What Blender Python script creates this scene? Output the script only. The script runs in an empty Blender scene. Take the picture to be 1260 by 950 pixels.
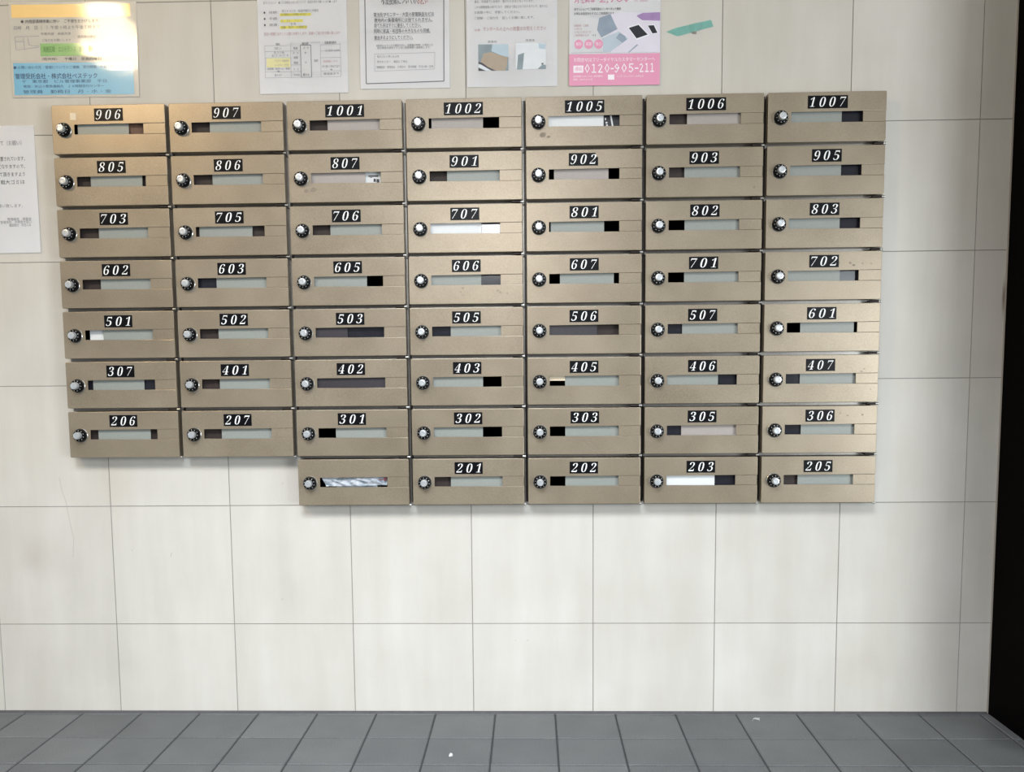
import bpy, bmesh, math, random
from mathutils import Vector, Matrix
random.seed(7)
S = bpy.context.scene
COL = S.collection
PI = math.pi

# ------------------------------------------------------------------ camera
cam = bpy.data.cameras.new('camera'); camo = bpy.data.objects.new('camera', cam); COL.objects.link(camo)
cam.sensor_fit = 'HORIZONTAL'; cam.sensor_width = 36.0; cam.lens = 36.0 * 1150 / 1260
cam.shift_x = 0.00836; cam.shift_y = 0.07887; cam.clip_start = 0.02
Rm = ((0.9995432, -0.02955832, 0.00630123), (0.02878373, 0.99460191, 0.09969217), (-0.00921395, -0.09946526, 0.99499837))
m = Matrix.Identity(4)
for i in range(3):
    m[i][0] = Rm[i][0]; m[i][1] = Rm[i][2]; m[i][2] = -Rm[i][1]
m[0][3], m[1][3], m[2][3] = 0.14823, -2.27986, 0.85042
camo.matrix_world = m
S.camera = camo

# ------------------------------------------------------------------ light and exposure
vs = S.view_settings
vs.view_transform = 'Standard'; vs.look = 'None'; vs.gamma = 1.0; vs.use_curve_mapping = False; vs.exposure = 0.10
w = bpy.data.worlds.new('daylight'); S.world = w; w.use_nodes = True
bg = w.node_tree.nodes['Background']; bg.inputs[0].default_value = (0.80, 0.86, 0.92, 1); bg.inputs[1].default_value = 0.35

def area(name, loc, target, sx, sy, watt, col, shape='RECTANGLE', spread=PI):
    l = bpy.data.lights.new(name, 'AREA'); l.shape = shape; l.size = sx; l.size_y = sy; l.energy = watt; l.color = col; l.spread = spread
    o = bpy.data.objects.new(name, l); COL.objects.link(o); o.location = loc
    o.rotation_euler = (Vector(target) - Vector(loc)).to_track_quat('-Z', 'Y').to_euler()
    return o
area('overhead_key', (-0.22, -2.1, 2.66), (-0.15, 0, -0.25), 1.4, 1.5, 39, (0.82, 0.90, 1.0), spread=1.2)  # unseen key light, added overhead to brighten the lower wall and floor
area('doorway_daylight', (3.0, -3.2, 0.80), (0.3, 0, 0.35), 1.3, 1.3, 84, (0.90, 0.96, 1.0))
area('transom_daylight', (-0.06, -4.0, 1.80), (0.0, 0, 1.2), 0.50, 0.42, 19, (0.97, 0.98, 1.0))
area('street_daylight', (2.20, -4.0, 1.15), (0.9, 0, 0.9), 0.30, 0.75, 6, (0.88, 0.96, 1.0))
area('ceiling_lamp_light', (-1.88, -2.4, 2.50), (-1.2, 0, 1.3), 0.30, 0.30, 24, (1.0, 0.76, 0.46), 'DISK')
area('side_daylight', (-2.9, -1.6, 0.7), (0, 0, 0.2), 1.2, 1.2, 7, (0.62, 0.82, 1.0))

# ------------------------------------------------------------------ helpers
def lin(c):
    return tuple(((v / 255) / 12.92 if v / 255 <= 0.04045 else ((v / 255 + 0.055) / 1.055) ** 2.4) for v in c)

class N:
    """small wrapper to write node trees"""
    def __init__(s, name):
        s.m = bpy.data.materials.new(name); s.m.use_nodes = True; s.t = s.m.node_tree
        s.b = s.t.nodes['Principled BSDF']
    def node(s, typ, **kw):
        n = s.t.nodes.new(typ)
        for k, v in kw.items():
            if k.startswith('i_'): n.inputs[k[2:].replace('_', ' ')].default_value = v
            else: setattr(n, k, v)
        return n
    def link(s, a, b): s.t.links.new(a, b)
    def set(s, **kw):
        for k, v in kw.items(): s.b.inputs[k.replace('_', ' ')].default_value = v
        return s

def mat(name, rgb, rough=0.5, metal=0.0, var=0.06, scale=60.0, bump=0.0, spec=0.5, coat=0.0):
    """procedural: base colour broken up by object-space noise"""
    n = N(name); c = lin(rgb)
    tc = n.node('ShaderNodeTexCoord'); no = n.node('ShaderNodeTexNoise'); no.inputs['Scale'].default_value = scale; no.inputs['Detail'].default_value = 4
    n.link(tc.outputs['Object'], no.inputs['Vector'])
    mx = n.node('ShaderNodeMix', data_type='RGBA')
    mx.inputs['A'].default_value = (*[v * (1 - var) for v in c], 1); mx.inputs['B'].default_value = (*[min(1, v * (1 + var)) for v in c], 1)
    n.link(no.outputs['Fac'], mx.inputs['Factor']); n.link(mx.outputs['Result'], n.b.inputs['Base Color'])
    n.set(Roughness=rough, Metallic=metal); n.b.inputs['Specular IOR Level'].default_value = spec
    n.b.inputs['Coat Weight'].default_value = coat; n.b.inputs['Coat Roughness'].default_value = 0.06
    if bump:
        bp = n.node('ShaderNodeBump'); bp.inputs['Strength'].default_value = bump; bp.inputs['Distance'].default_value = 0.002
        n.link(no.outputs['Fac'], bp.inputs['Height']); n.link(bp.outputs['Normal'], n.b.inputs['Normal'])
    return n.m

def box(bm, x0, x1, y0, y1, z0, z1, mi=0):
    v = [bm.verts.new(p) for p in ((x0, y0, z0), (x1, y0, z0), (x1, y1, z0), (x0, y1, z0), (x0, y0, z1), (x1, y0, z1), (x1, y1, z1), (x0, y1, z1))]
    fs = []
    for q in ((0, 3, 2, 1), (4, 5, 6, 7), (0, 1, 5, 4), (1, 2, 6, 5), (2, 3, 7, 6), (3, 0, 4, 7)):
        f = bm.faces.new([v[i] for i in q]); f.material_index = mi; fs.append(f)
    return v, fs

def prism(bm, pts, y0, y1, mi=0):
    """polygon in x,z (counter-clockwise seen from the front, -Y) between y0 (front) and y1 (back)"""
    a = [bm.verts.new((x, y0, z)) for x, z in pts]; b = [bm.verts.new((x, y1, z)) for x, z in pts]
    fr = bm.faces.new(a); fr.material_index = mi
    bk = bm.faces.new(b[::-1]); bk.material_index = mi
    n = len(pts)
    for i in range(n):
        f = bm.faces.new((a[(i + 1) % n], a[i], b[i], b[(i + 1) % n])); f.material_index = mi
    return fr

def lathe(bm, prof, cx, cz, seg=36, mi=0):
    """prof: list of (radius, y) turned about an axis along Y"""
    rings = []
    for r, y in prof:
        if r < 1e-6: rings.append([bm.verts.new((cx, y, cz))])
        else: rings.append([bm.verts.new((cx + r * math.cos(2 * PI * i / seg), y, cz + r * math.sin(2 * PI * i / seg))) for i in range(seg)])
    for a, b in zip(rings, rings[1:]):
        for i in range(seg):
            j = (i + 1) % seg
            q = [a[i % len(a)], a[j % len(a)], b[j % len(b)], b[i % len(b)]]
            q = list(dict.fromkeys(q))
            if len(q) > 2:
                f = bm.faces.new(q); f.material_index = mi

def xcyl(bm, x0, x1, y, z, r, seg=14):
    a = [bm.verts.new((x0, y + r * math.cos(2 * PI * i / seg), z + r * math.sin(2 * PI * i / seg))) for i in range(seg)]
    b = [bm.verts.new((x1, y + r * math.cos(2 * PI * i / seg), z + r * math.sin(2 * PI * i / seg))) for i in range(seg)]
    for i in range(seg): bm.faces.new((a[i], a[(i + 1) % seg], b[(i + 1) % seg], b[i]))
    bm.faces.new(a[::-1]); bm.faces.new(b)

def mesh(name, bm, mats, smooth=None):
    bmesh.ops.recalc_face_normals(bm, faces=bm.faces[:])
    me = bpy.data.meshes.new(name); bm.to_mesh(me); bm.free()
    for k in (mats if isinstance(mats, (list, tuple)) else [mats]): me.materials.append(k)
    if smooth is not None:
        for p in me.polygons: p.use_smooth = True
        me.set_sharp_from_angle(angle=math.radians(smooth))
    return me

def obj(name, me, parent=None, loc=(0, 0, 0)):
    o = bpy.data.objects.new(name, me); COL.objects.link(o); o.location = loc
    if parent: o.parent = parent
    return o

def tag(o, label=None, cat=None, group=None, kind=None):
    for k, v in (('label', label), ('category', cat), ('group', group), ('kind', kind)):
        if v: o[k] = v
    return o

def thing(name, label, cat, loc=(0, 0, 0), group=None):
    return tag(obj(name, None, None, loc), label, cat, group)

# ------------------------------------------------------------------ materials of the room
def wall_tile_material():
    n = N('pale_stone_tile')
    tc = n.node('ShaderNodeTexCoord')
    mp = n.node('ShaderNodeMapping'); mp.inputs['Scale'].default_value = (14, 1, 2.2); n.link(tc.outputs['Object'], mp.inputs['Vector'])
    n1 = n.node('ShaderNodeTexNoise'); n1.inputs['Scale'].default_value = 1.0; n1.inputs['Detail'].default_value = 6; n1.inputs['Roughness'].default_value = 0.55
    n.link(mp.outputs[0], n1.inputs['Vector'])
    n2 = n.node('ShaderNodeTexNoise'); n2.inputs['Scale'].default_value = 5.0; n2.inputs['Detail'].default_value = 5; n.link(tc.outputs['Object'], n2.inputs['Vector'])
    n3 = n.node('ShaderNodeTexNoise'); n3.inputs['Scale'].default_value = 260.0; n3.inputs['Detail'].default_value = 2; n.link(tc.outputs['Object'], n3.inputs['Vector'])
    r = n.node('ShaderNodeValToRGB'); r.color_ramp.elements[0].position = 0.30; r.color_ramp.elements[1].position = 0.68
    r.color_ramp.elements[0].color = (*lin((188, 183, 173)), 1); r.color_ramp.elements[1].color = (*lin((206, 202, 194)), 1)
    a = n.node('ShaderNodeMath', operation='MULTIPLY_ADD'); a.inputs[1].default_value = 0.5
    n.link(n1.outputs['Fac'], a.inputs[0])
    b = n.node('ShaderNodeMath', operation='MULTIPLY_ADD'); b.inputs[1].default_value = 0.4; b.inputs[2].default_value = 0.0
    n.link(n2.outputs['Fac'], b.inputs[0]); n.link(b.outputs[0], a.inputs[2])
    c = n.node('ShaderNodeMath', operation='MULTIPLY_ADD'); c.inputs[1].default_value = 0.1; n.link(n3.outputs['Fac'], c.inputs[0]); n.link(a.outputs[0], c.inputs[2])
    # each tile of a slightly different batch
    sp = n.node('ShaderNodeSeparateXYZ'); n.link(tc.outputs['Object'], sp.inputs[0])
    def cell(o, off):
        s_ = n.node('ShaderNodeMath', operation='SUBTRACT'); s_.inputs[1].default_value = off; n.link(o, s_.inputs[0])
        d_ = n.node('ShaderNodeMath', operation='DIVIDE'); d_.inputs[1].default_value = 0.3; n.link(s_.outputs[0], d_.inputs[0])
        f_ = n.node('ShaderNodeMath', operation='FLOOR'); n.link(d_.outputs[0], f_.inputs[0]); return f_.outputs[0]
    cb = n.node('ShaderNodeCombineXYZ'); n.link(cell(sp.outputs['X'], 0.0), cb.inputs[0]); n.link(cell(sp.outputs['Z'], 0.2295), cb.inputs[2])
    wn = n.node('ShaderNodeTexWhiteNoise', noise_dimensions='3D'); n.link(cb.outputs[0], wn.inputs['Vector'])
    d = n.node('ShaderNodeMath', operation='MULTIPLY_ADD'); d.inputs[1].default_value = 0.10; n.link(wn.outputs['Value'], d.inputs[0]); n.link(c.outputs[0], d.inputs[2])
    e = n.node('ShaderNodeMath', operation='SUBTRACT'); e.inputs[1].default_value = 0.05; n.link(d.outputs[0], e.inputs[0])
    n.link(e.outputs[0], r.inputs['Fac'])
    # worn dirt: a grey smear at the far left and a rubbed patch beside the boxes
    prev = r.outputs['Color']
    for (x, z, sx, sz, amt, col) in ((-1.10, 0.40, 0.06, 0.10, 0.35, (150, 140, 126)), (-1.0, 0.34, 0.035, 0.12, 0.16, (170, 168, 164)),
                                     (-0.89, 0.60, 0.05, 0.11, 0.13, (196, 170, 146)), (1.272, 1.02, 0.006, 0.06, 0.8, (92, 66, 46)),
                                     (0.96, 0.14, 0.10, 0.09, 0.16, (178, 160, 140))):
        mp2 = n.node('ShaderNodeMapping'); mp2.inputs['Location'].default_value = (-x / sx, 0, -z / sz); mp2.inputs['Scale'].default_value = (1 / sx, 0, 1 / sz)
        n.link(tc.outputs['Object'], mp2.inputs['Vector'])
        ln = n.node('ShaderNodeVectorMath', operation='LENGTH'); n.link(mp2.outputs[0], ln.inputs[0])
        ad = n.node('ShaderNodeMath', operation='MULTIPLY_ADD'); ad.inputs[1].default_value = 1.1; n.link(n2.outputs['Fac'], ad.inputs[0]); n.link(ln.outputs['Value'], ad.inputs[2])
        mr = n.node('ShaderNodeMapRange'); mr.interpolation_type = 'SMOOTHSTEP'
        mr.inputs['From Min'].default_value = 0.5; mr.inputs['From Max'].default_value = 1.6; mr.inputs['To Min'].default_value = amt; mr.inputs['To Max'].default_value = 0
        n.link(ad.outputs[0], mr.inputs['Value'])
        mx = n.node('ShaderNodeMix', data_type='RGBA'); mx.inputs['B'].default_value = (*lin(col), 1)
        n.link(mr.outputs[0], mx.inputs['Factor']); n.link(prev, mx.inputs['A']); prev = mx.outputs['Result']
    n.link(prev, n.b.inputs['Base Color'])
    n.set(Roughness=0.55); n.b.inputs['Specular IOR Level'].default_value = 0.35
    bp = n.node('ShaderNodeBump'); bp.inputs['Strength'].default_value = 0.06; bp.inputs['Distance'].default_value = 0.002
    n.link(n2.outputs['Fac'], bp.inputs['Height']); n.link(bp.outputs['Normal'], n.b.inputs['Normal'])
    return n.m

def floor_tile_material():
    n = N('slate_grey_floor_tile')
    tc = n.node('ShaderNodeTexCoord')
    n1 = n.node('ShaderNodeTexNoise'); n1.inputs['Scale'].default_value = 420; n1.inputs['Detail'].default_value = 3; n.link(tc.outputs['Object'], n1.inputs['Vector'])
    n2 = n.node('ShaderNodeTexNoise'); n2.inputs['Scale'].default_value = 9; n2.inputs['Detail'].default_value = 4; n.link(tc.outputs['Object'], n2.inputs['Vector'])
    sp = n.node('ShaderNodeSeparateXYZ'); n.link(tc.outputs['Object'], sp.inputs[0])
    cb = n.node('ShaderNodeCombineXYZ')
    for k, (ax, off) in enumerate((('X', -0.0954), ('Y', -0.166))):
        s_ = n.node('ShaderNodeMath', operation='SUBTRACT'); s_.inputs[1].default_value = off; n.link(sp.outputs[ax], s_.inputs[0])
        d_ = n.node('ShaderNodeMath', operation='DIVIDE'); d_.inputs[1].default_value = 0.15; n.link(s_.outputs[0], d_.inputs[0])
        f_ = n.node('ShaderNodeMath', operation='FLOOR'); n.link(d_.outputs[0], f_.inputs[0]); n.link(f_.outputs[0], cb.inputs[k])
    wn = n.node('ShaderNodeTexWhiteNoise', noise_dimensions='3D'); n.link(cb.outputs[0], wn.inputs['Vector'])
    a = n.node('ShaderNodeMath', operation='MULTIPLY_ADD'); a.inputs[1].default_value = 0.65; n.link(n1.outputs['Fac'], a.inputs[0])
    b = n.node('ShaderNodeMath', operation='MULTIPLY'); b.inputs[1].default_value = 0.23; n.link(n2.outputs['Fac'], b.inputs[0]); n.link(b.outputs[0], a.inputs[2])
    c = n.node('ShaderNodeMath', operation='MULTIPLY_ADD'); c.inputs[1].default_value = 0.12; n.link(wn.outputs['Value'], c.inputs[0]); n.link(a.outputs[0], c.inputs[2])
    r = n.node('ShaderNodeValToRGB'); r.color_ramp.elements[0].position = 0.28; r.color_ramp.elements[1].position = 0.72
    r.color_ramp.elements[0].color = (*lin((72, 74, 77)), 1); r.color_ramp.elements[1].color = (*lin((114, 117, 117)), 1)
    n.link(c.outputs[0], r.inputs['Fac']); n.link(r.outputs['Color'], n.b.inputs['Base Color'])
    n.set(Roughness=0.55)
    bp = n.node('ShaderNodeBump'); bp.inputs['Strength'].default_value = 0.25; bp.inputs['Distance'].default_value = 0.001
    n.link(n1.outputs['Fac'], bp.inputs['Height']); n.link(bp.outputs['Normal'], n.b.inputs['Normal'])
    return n.m

def steel_material(name, dark, light, metal, rough):
    """brushed, handled metal sheet: mottled, with fine grain"""
    n = N(name)
    tc = n.node('ShaderNodeTexCoord'); oi = n.node('ShaderNodeObjectInfo')
    sc = n.node('ShaderNodeVectorMath', operation='SCALE'); sc.inputs[0].default_value = (37, 11, 23); n.link(oi.outputs['Random'], sc.inputs['Scale'])
    ad = n.node('ShaderNodeVectorMath', operation='ADD'); n.link(tc.outputs['Object'], ad.inputs[0]); n.link(sc.outputs[0], ad.inputs[1])
    n1 = n.node('ShaderNodeTexNoise'); n1.inputs['Scale'].default_value = 9; n1.inputs['Detail'].default_value = 5; n.link(ad.outputs[0], n1.inputs['Vector'])
    n2 = n.node('ShaderNodeTexNoise'); n2.inputs['Scale'].default_value = 420; n2.inputs['Detail'].default_value = 2; n.link(ad.outputs[0], n2.inputs['Vector'])
    a = n.node('ShaderNodeMath', operation='MULTIPLY_ADD'); a.inputs[1].default_value = 0.5; n.link(n2.outputs['Fac'], a.inputs[0])
    b = n.node('ShaderNodeMath', operation='MULTIPLY'); b.inputs[1].default_value = 0.5; n.link(n1.outputs['Fac'], b.inputs[0]); n.link(b.outputs[0], a.inputs[2])
    r = n.node('ShaderNodeValToRGB'); r.color_ramp.elements[0].position = 0.3; r.color_ramp.elements[1].position = 0.68
    r.color_ramp.elements[0].color = (*lin(dark), 1); r.color_ramp.elements[1].color = (*lin(light), 1)
    n.link(a.outputs[0], r.inputs['Fac']); n.link(r.outputs['Color'], n.b.inputs['Base Color'])
    mr = n.node('ShaderNodeMapRange'); mr.inputs['To Min'].default_value = rough - 0.02; mr.inputs['To Max'].default_value = rough + 0.04
    n.link(n1.outputs['Fac'], mr.inputs['Value']); n.link(mr.outputs[0], n.b.inputs['Roughness'])
    n.set(Metallic=metal)
    return n.m

M_TILE = wall_tile_material()
M_GROUT = mat('grey_joint', (138, 134, 127), 0.9, var=0.15, scale=90)
M_FTILE = floor_tile_material()
M_FGROUT = mat('dark_floor_joint', (58, 60, 62), 0.95, var=0.25, scale=150)
M_PLASTER = mat('off_white_plaster', (196, 192, 184), 0.85, var=0.03, scale=20, bump=0.1)
M_DARK = mat('dark_brown_panel', (8, 6, 6), 0.7, var=0.25, scale=12, spec=0.02)
M_TRIM = mat('pale_corner_bead', (160, 150, 138), 0.6)

# ------------------------------------------------------------------ the setting
TP, ZO, XR, XL, ZC = 0.3, 0.2295, 1.274, -3.2, 2.7
MX, PX, MZ, PZ, MW, MH, YF = -0.975, 0.279, 1.4867, 0.120, 0.2695, 0.1115, -0.040     # mailbox grid, door size, door front
OX0, OX1, OXM = MX + 0.003, MX + 6 * PX + MW - 0.003, MX + 2 * PX + 0.003
OZ1, OZA, OZB = MZ - 0.003, MZ - 6 * PZ - MH + 0.003, MZ - 7 * PZ - MH + 0.003
STRIPS = [(XL, OX0, 0, ZC), (OX1, XR, 0, ZC), (OX0, OX1, OZ1, ZC), (OX0, OXM, 0, OZA), (OXM, OX1, 0, OZB)]

def build_wall_back():
    bm = bmesh.new(); g = 0.0010
    for (x0, x1, z0, z1) in STRIPS:
        box(bm, x0, x1, 0.0012, 0.20, z0, z1, 1)
        for i in range(-12, 6):
            for j in range(-1, 9):
                a, b = max(i * TP + g, x0), min((i + 1) * TP - g, x1)
                c, d = max(ZO + j * TP + g, z0), min(ZO + (j + 1) * TP - g, z1)
                if b - a > 0.002 and d - c > 0.002: box(bm, a, b, 0.0, 0.004, c, d, 0)
    box(bm, OX0 - 0.05, OX1 + 0.05, 0.20, 0.22, OZB - 0.05, OZ1 + 0.05, 1)
    # scuffs and a hairline crack in the glaze
    for x, z, r in ((-.852, .4185, .0012), (-.477, .292, .0018), (.1066, .1866, .0013), (.1367, .1863, .0013), (-.467, .585, .0016)):
        prism(bm, [(x + r * random.uniform(.6, 1.2) * math.cos(2 * PI * i / 7), z + 1.4 * r * random.uniform(.6, 1.2) * math.sin(2 * PI * i / 7)) for i in range(7)], -0.0002, 0.0002, 2)
    for pts, w_ in ((((-.751, .412), (-.754, .402)), .0016), (((-1.026, .604), (-1.021, .57), (-1.012, .54), (-1.005, .49), (-.998, .45), (-1.002, .40)), .0009)):
        for (xa, za), (xb, zb) in zip(pts, pts[1:]): prism(bm, [(xa - w_, za), (xb - w_, zb), (xb, zb), (xa, za)], -0.0002, 0.0002, 2)
    o = obj('wall_back', mesh('wall_back', bm, [M_TILE, M_GROUT, mat('grey_scuff', (168, 162, 153), 0.7, var=0.2, scale=200)])); o['kind'] = 'structure'
build_wall_back()

def build_floor():
    bm = bmesh.new(); g = 0.0020; p = 0.15
    fx, fy, fd = -0.0954, -0.166, -4.6
    box(bm, XL, 3.2, fd, 0.2, -0.10, -0.0022, 1)
    i0, i1 = int((XL - fx) / p) - 1, int((3.2 - fx) / p) + 1
    for i in range(i0, i1 + 1):
        for j in range(-30, 2):
            a, b = max(fx + i * p + g, XL), min(fx + (i + 1) * p - g, 3.2)
            c, d = max(fy + j * p + g, fd), min(fy + (j + 1) * p - g, -0.006)
            if b - a < 0.006 or d - c < 0.006: continue
            e = 0.0022
            lo = [bm.verts.new(q) for q in ((a, c, -0.004), (b, c, -0.004), (b, d, -0.004), (a, d, -0.004))]
            mi = [bm.verts.new((v.co.x, v.co.y, -0.0016)) for v in lo]
            hi = [bm.verts.new(q) for q in ((a + e, c + e, 0), (b - e, c + e, 0), (b - e, d - e, 0), (a + e, d - e, 0))]
            bm.faces.new(hi)
            for r0, r1 in ((lo, mi), (mi, hi)):
                for k in range(4): bm.faces.new((r0[k], r0[(k + 1) % 4], r1[(k + 1) % 4], r1[k]))
    # dark mortar fillet along the foot of the wall
    prism_pts = [(-0.0075, -0.003), (-0.0005, -0.003), (-0.0005, 0.0045), (-0.0035, 0.003)]
    a = [bm.verts.new((XL, y, z)) for y, z in prism_pts]; b = [bm.verts.new((XR, y, z)) for y, z in prism_pts]
    for k in range(4):
        f = bm.faces.new((a[k], a[(k + 1) % 4], b[(k + 1) % 4], b[k])); f.material_index = 2
    o = obj('floor', mesh('floor', bm, [M_FTILE, M_FGROUT, mat('grey_mortar_fillet', (82, 80, 82), 0.95, var=0.3, scale=60)])); o['kind'] = 'structure'
build_floor()

def slab(name, x0, x1, y0, y1, z0, z1, m_):
    bm = bmesh.new(); box(bm, x0, x1, y0, y1, z0, z1)
    o = obj(name, mesh(name, bm, m_)); o['kind'] = 'structure'; return o
slab('wall_right', XR + 0.003, XR + 0.25, -0.30, 0.2, 0, ZC, M_DARK)
slab('trim_1', XR, XR + 0.003, -0.002, 0.01, 0, ZC, M_TRIM)
slab('wall_left', XL - 0.1, XL, -4.6, 0.2, 0, ZC, M_PLASTER)
slab('ceiling', XL - 0.1, 3.2, -4.6, 0.2, ZC, ZC + 0.1, M_PLASTER)

# ------------------------------------------------------------------ mailboxes
M_STEEL = steel_material('champagne_steel', (134, 121, 102), (161, 148, 128), 0.38, 0.30)
M_RIM = steel_material('steel_hinge_pin', (176, 174, 168), (206, 204, 198), 0.85, 0.28)
M_FLANGE_SHADE = steel_material('flange_gap_shade', (28, 25, 23), (52, 48, 44), 0.7, 0.32)  # flange steel darkened to paint in the shade of the gaps
M_FLANGE_LIT = steel_material('flange_gap_light', (112, 108, 102), (150, 146, 140), 0.8, 0.3)  # same flange, painted lighter where light catches the gap edges
M_TUB = mat('dark_box_interior', (26, 24, 24), 0.8, var=0.2, scale=30, spec=0.15)
M_BLACK = mat('black_plastic', (13, 13, 14), 0.35, var=0.2, scale=80, spec=0.13)
M_CHROME = mat('silver_cap', (205, 208, 210), 0.30, 0.6, var=0.05, scale=200)
M_RING = mat('chrome_ring', (190, 188, 182), 0.25, 0.85, var=0.05)
M_WHITE = mat('white_marking', (238, 238, 236), 0.5, var=0.02)
M_PLATE = mat('black_number_plate', (11, 11, 15), 0.32, var=0.2, scale=120, spec=0.14)
M_STRIP = mat('frosted_grey_strip', (140, 144, 138), 0.36, var=0.12, scale=220)
M_STRIPW = mat('white_paper_and_glare', (216, 218, 218), 0.5, var=0.03, scale=120)
M_STRIPL = mat('lilac_grey_strip', (160, 152, 146), 0.4, var=0.08, scale=180)
M_STRIPD = mat('dark_strip', (52, 48, 52), 0.35, var=0.2, scale=150)
M_FILM = mat('dark_glossy_window', (36, 36, 43), 0.12, var=0.3, scale=60)
M_HINGE = mat('dark_hinge_metal', (48, 42, 38), 0.5, 0.6, var=0.3, scale=200)
M_STAIN = mat('dark_stain', (134, 122, 107), 0.6, var=0.15, scale=200)
M_TAPE = mat('pale_tape_residue', (226, 210, 182), 0.6, var=0.08, scale=200)

SX0, SX1, SZ0, SZ1 = 0.052, 0.217, 0.0435, 0.0682        # slot in the door, from its left edge and bottom
DX, DZ = 0.029, 0.0545                                    # dial axis

def door_mesh():
    bm = bmesh.new()
    W, H, c = MW, MH, 0.002
    pts = [(c, 0), (W - c, 0), (W, c), (W, SZ0), (SX0, SZ0), (SX0, SZ1), (W, SZ1), (W, H - c), (W - c, H), (c, H), (0, H - c), (0, c)]
    fr = prism(bm, pts, YF, YF + 0.0025)
    bmesh.ops.bevel(bm, geom=list(fr.edges), offset=0.0009, segments=2, affect='EDGES', profile=0.6)
    # the sheet beside the slot, set back a hair so that its joints read
    fr = prism(bm, [(SX1, SZ0 + 0.0003), (W - 0.0006, SZ0 + 0.0003), (W - 0.0006, SZ1 - 0.0003), (SX1, SZ1 - 0.0003)], YF + 0.0005, YF + 0.0026)
    bmesh.ops.bevel(bm, geom=list(fr.edges), offset=0.0004, segments=1, affect='EDGES')
    t, yb = 0.0018, -0.0125
    for (x0, x1, z0, z1) in ((0.0004, t, 0.0006, H - 0.0006), (W - t, W - 0.0004, 0.0006, H - 0.0006), (t, W - t, 0.0004, t), (t, W - t, H - t, H - 0.0004)):
        box(bm, x0, x1, YF + 0.002, yb, z0, z1)
    return mesh('door', bm, M_STEEL)

def body_mesh(right, down):
    bm = bmesh.new(); x0, x1, z0, z1 = 0.005, MW - 0.005, 0.005, MH - 0.005; t = 0.0012; y0, y1 = -0.0100, 0.17
    for q in ((x0, x0 + t, y0, y1, z0, z1), (x1 - t, x1, y0, y1, z0, z1), (x0 + t, x1 - t, y0, y1, z0, z0 + t), (x0 + t, x1 - t, y0, y1, z1 - t, z1), (x0 + t, x1 - t, y1 - t, y1, z0 + t, z1 - t)):
        box(bm, *q, 1)
    # front flange in the door gaps, light and shade painted into its steels
    fx1 = MW + (PX - MW) - 0.0006 if right else MW - 0.002
    fz0 = -(PZ - MH) + 0.0006 if down else 0.002
    a0, b0, ya, yb = 0.0005, MH - 0.0005, -0.0118, -0.0099
    xm = min(fx1, MW + 0.0038)
    for q, k in (((a0, x0 + 0.002, ya, yb, z0, b0), 0), ((x1 - 0.002, xm, ya, yb, fz0, b0), 2), ((x0 + 0.002, x1 - 0.002, ya, yb, z1 - 0.002, b0), 0), ((a0, x1 - 0.002, ya, yb, fz0, z0 + 0.002), 2)):
        box(bm, *q, k)
    if fx1 > xm: box(bm, xm, fx1, ya + 0.0004, yb, fz0, b0, 0)
    return mesh('body', bm, [M_FLANGE_SHADE, M_TUB, M_FLANGE_LIT])
BODY = {}
def body(right, down):
    if (right, down) not in BODY: BODY[(right, down)] = body_mesh(right, down)
    return BODY[(right, down)]

ME_DOOR = door_mesh()
bm = bmesh.new(); lathe(bm, [(0.0148, YF + 0.0004), (0.0172, YF + 0.0004), (0.0172, YF - 0.0012), (0.0164, YF - 0.0018), (0.0150, YF - 0.0012), (0.0148, YF + 0.0004)], 0, 0); ME_RING = mesh('dial_ring', bm, M_RING, 40)
bm = bmesh.new(); lathe(bm, [(0.0, YF + 0.0004), (0.0154, YF + 0.0004), (0.0154, YF - 0.006), (0.0146, YF - 0.0105), (0.0134, YF - 0.0120), (0.0090, YF - 0.0122), (0.0, YF - 0.0122)], 0, 0); ME_DIAL = mesh('dial', bm, M_BLACK, 35)
bm = bmesh.new()
seg = 60
prof = [(0.0088, YF - 0.0115), (0.0088, YF - 0.0125), (0.0084, YF - 0.0225), (0.0076, YF - 0.0238), (0.0052, YF - 0.0241), (0.0048, YF - 0.0234), (0.0, YF - 0.0232)]
lathe(bm, prof, 0, 0, seg)
for v in bm.verts:                                         # knurled grip
    r = math.hypot(v.co.x, v.co.z)
    if 0.008 < r and v.co.y < YF - 0.012:
        k = round(math.atan2(v.co.z, v.co.x) / (2 * PI / seg)) % 3
        if k == 0: v.co.x *= 0.93; v.co.z *= 0.93
ME_CAP = mesh('dial_cap', bm, M_CHROME, 30)
bm = bmesh.new()
for k in range(10):
    a = 2 * PI * k / 10 + 0.25
    for dr, dw in ((0.0, 0.00045),):
        c_, s_ = math.cos(a), math.sin(a); r0, r1 = 0.0112, 0.0129
        p = [(r0 * c_ - dw * s_, r0 * s_ + dw * c_), (r0 * c_ + dw * s_, r0 * s_ - dw * c_), (r1 * c_ + dw * s_, r1 * s_ - dw * c_), (r1 * c_ - dw * s_, r1 * s_ + dw * c_)]
        prism(bm, p, YF - 0.0127, YF - 0.0118)
ME_MARKS = mesh('dial_marks', bm, M_WHITE)
bm = bmesh.new(); xcyl(bm, 0, 0.021, 0, 0, 0.0030); box(bm, 0.001, 0.020, 0.001, 0.020, -0.0012, 0.0012); ME_HINGE = mesh('hinge', bm, M_HINGE, 40)
bm = bmesh.new(); xcyl(bm, 0.021, 0.0285, 0, 0, 0.0022); xcyl(bm, 0.0225, 0.0240, 0, 0, 0.0032); xcyl(bm, 0.0262, 0.0278, 0, 0, 0.0032); ME_PIN = mesh('hinge_pin', bm, M_RIM, 40)

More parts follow.
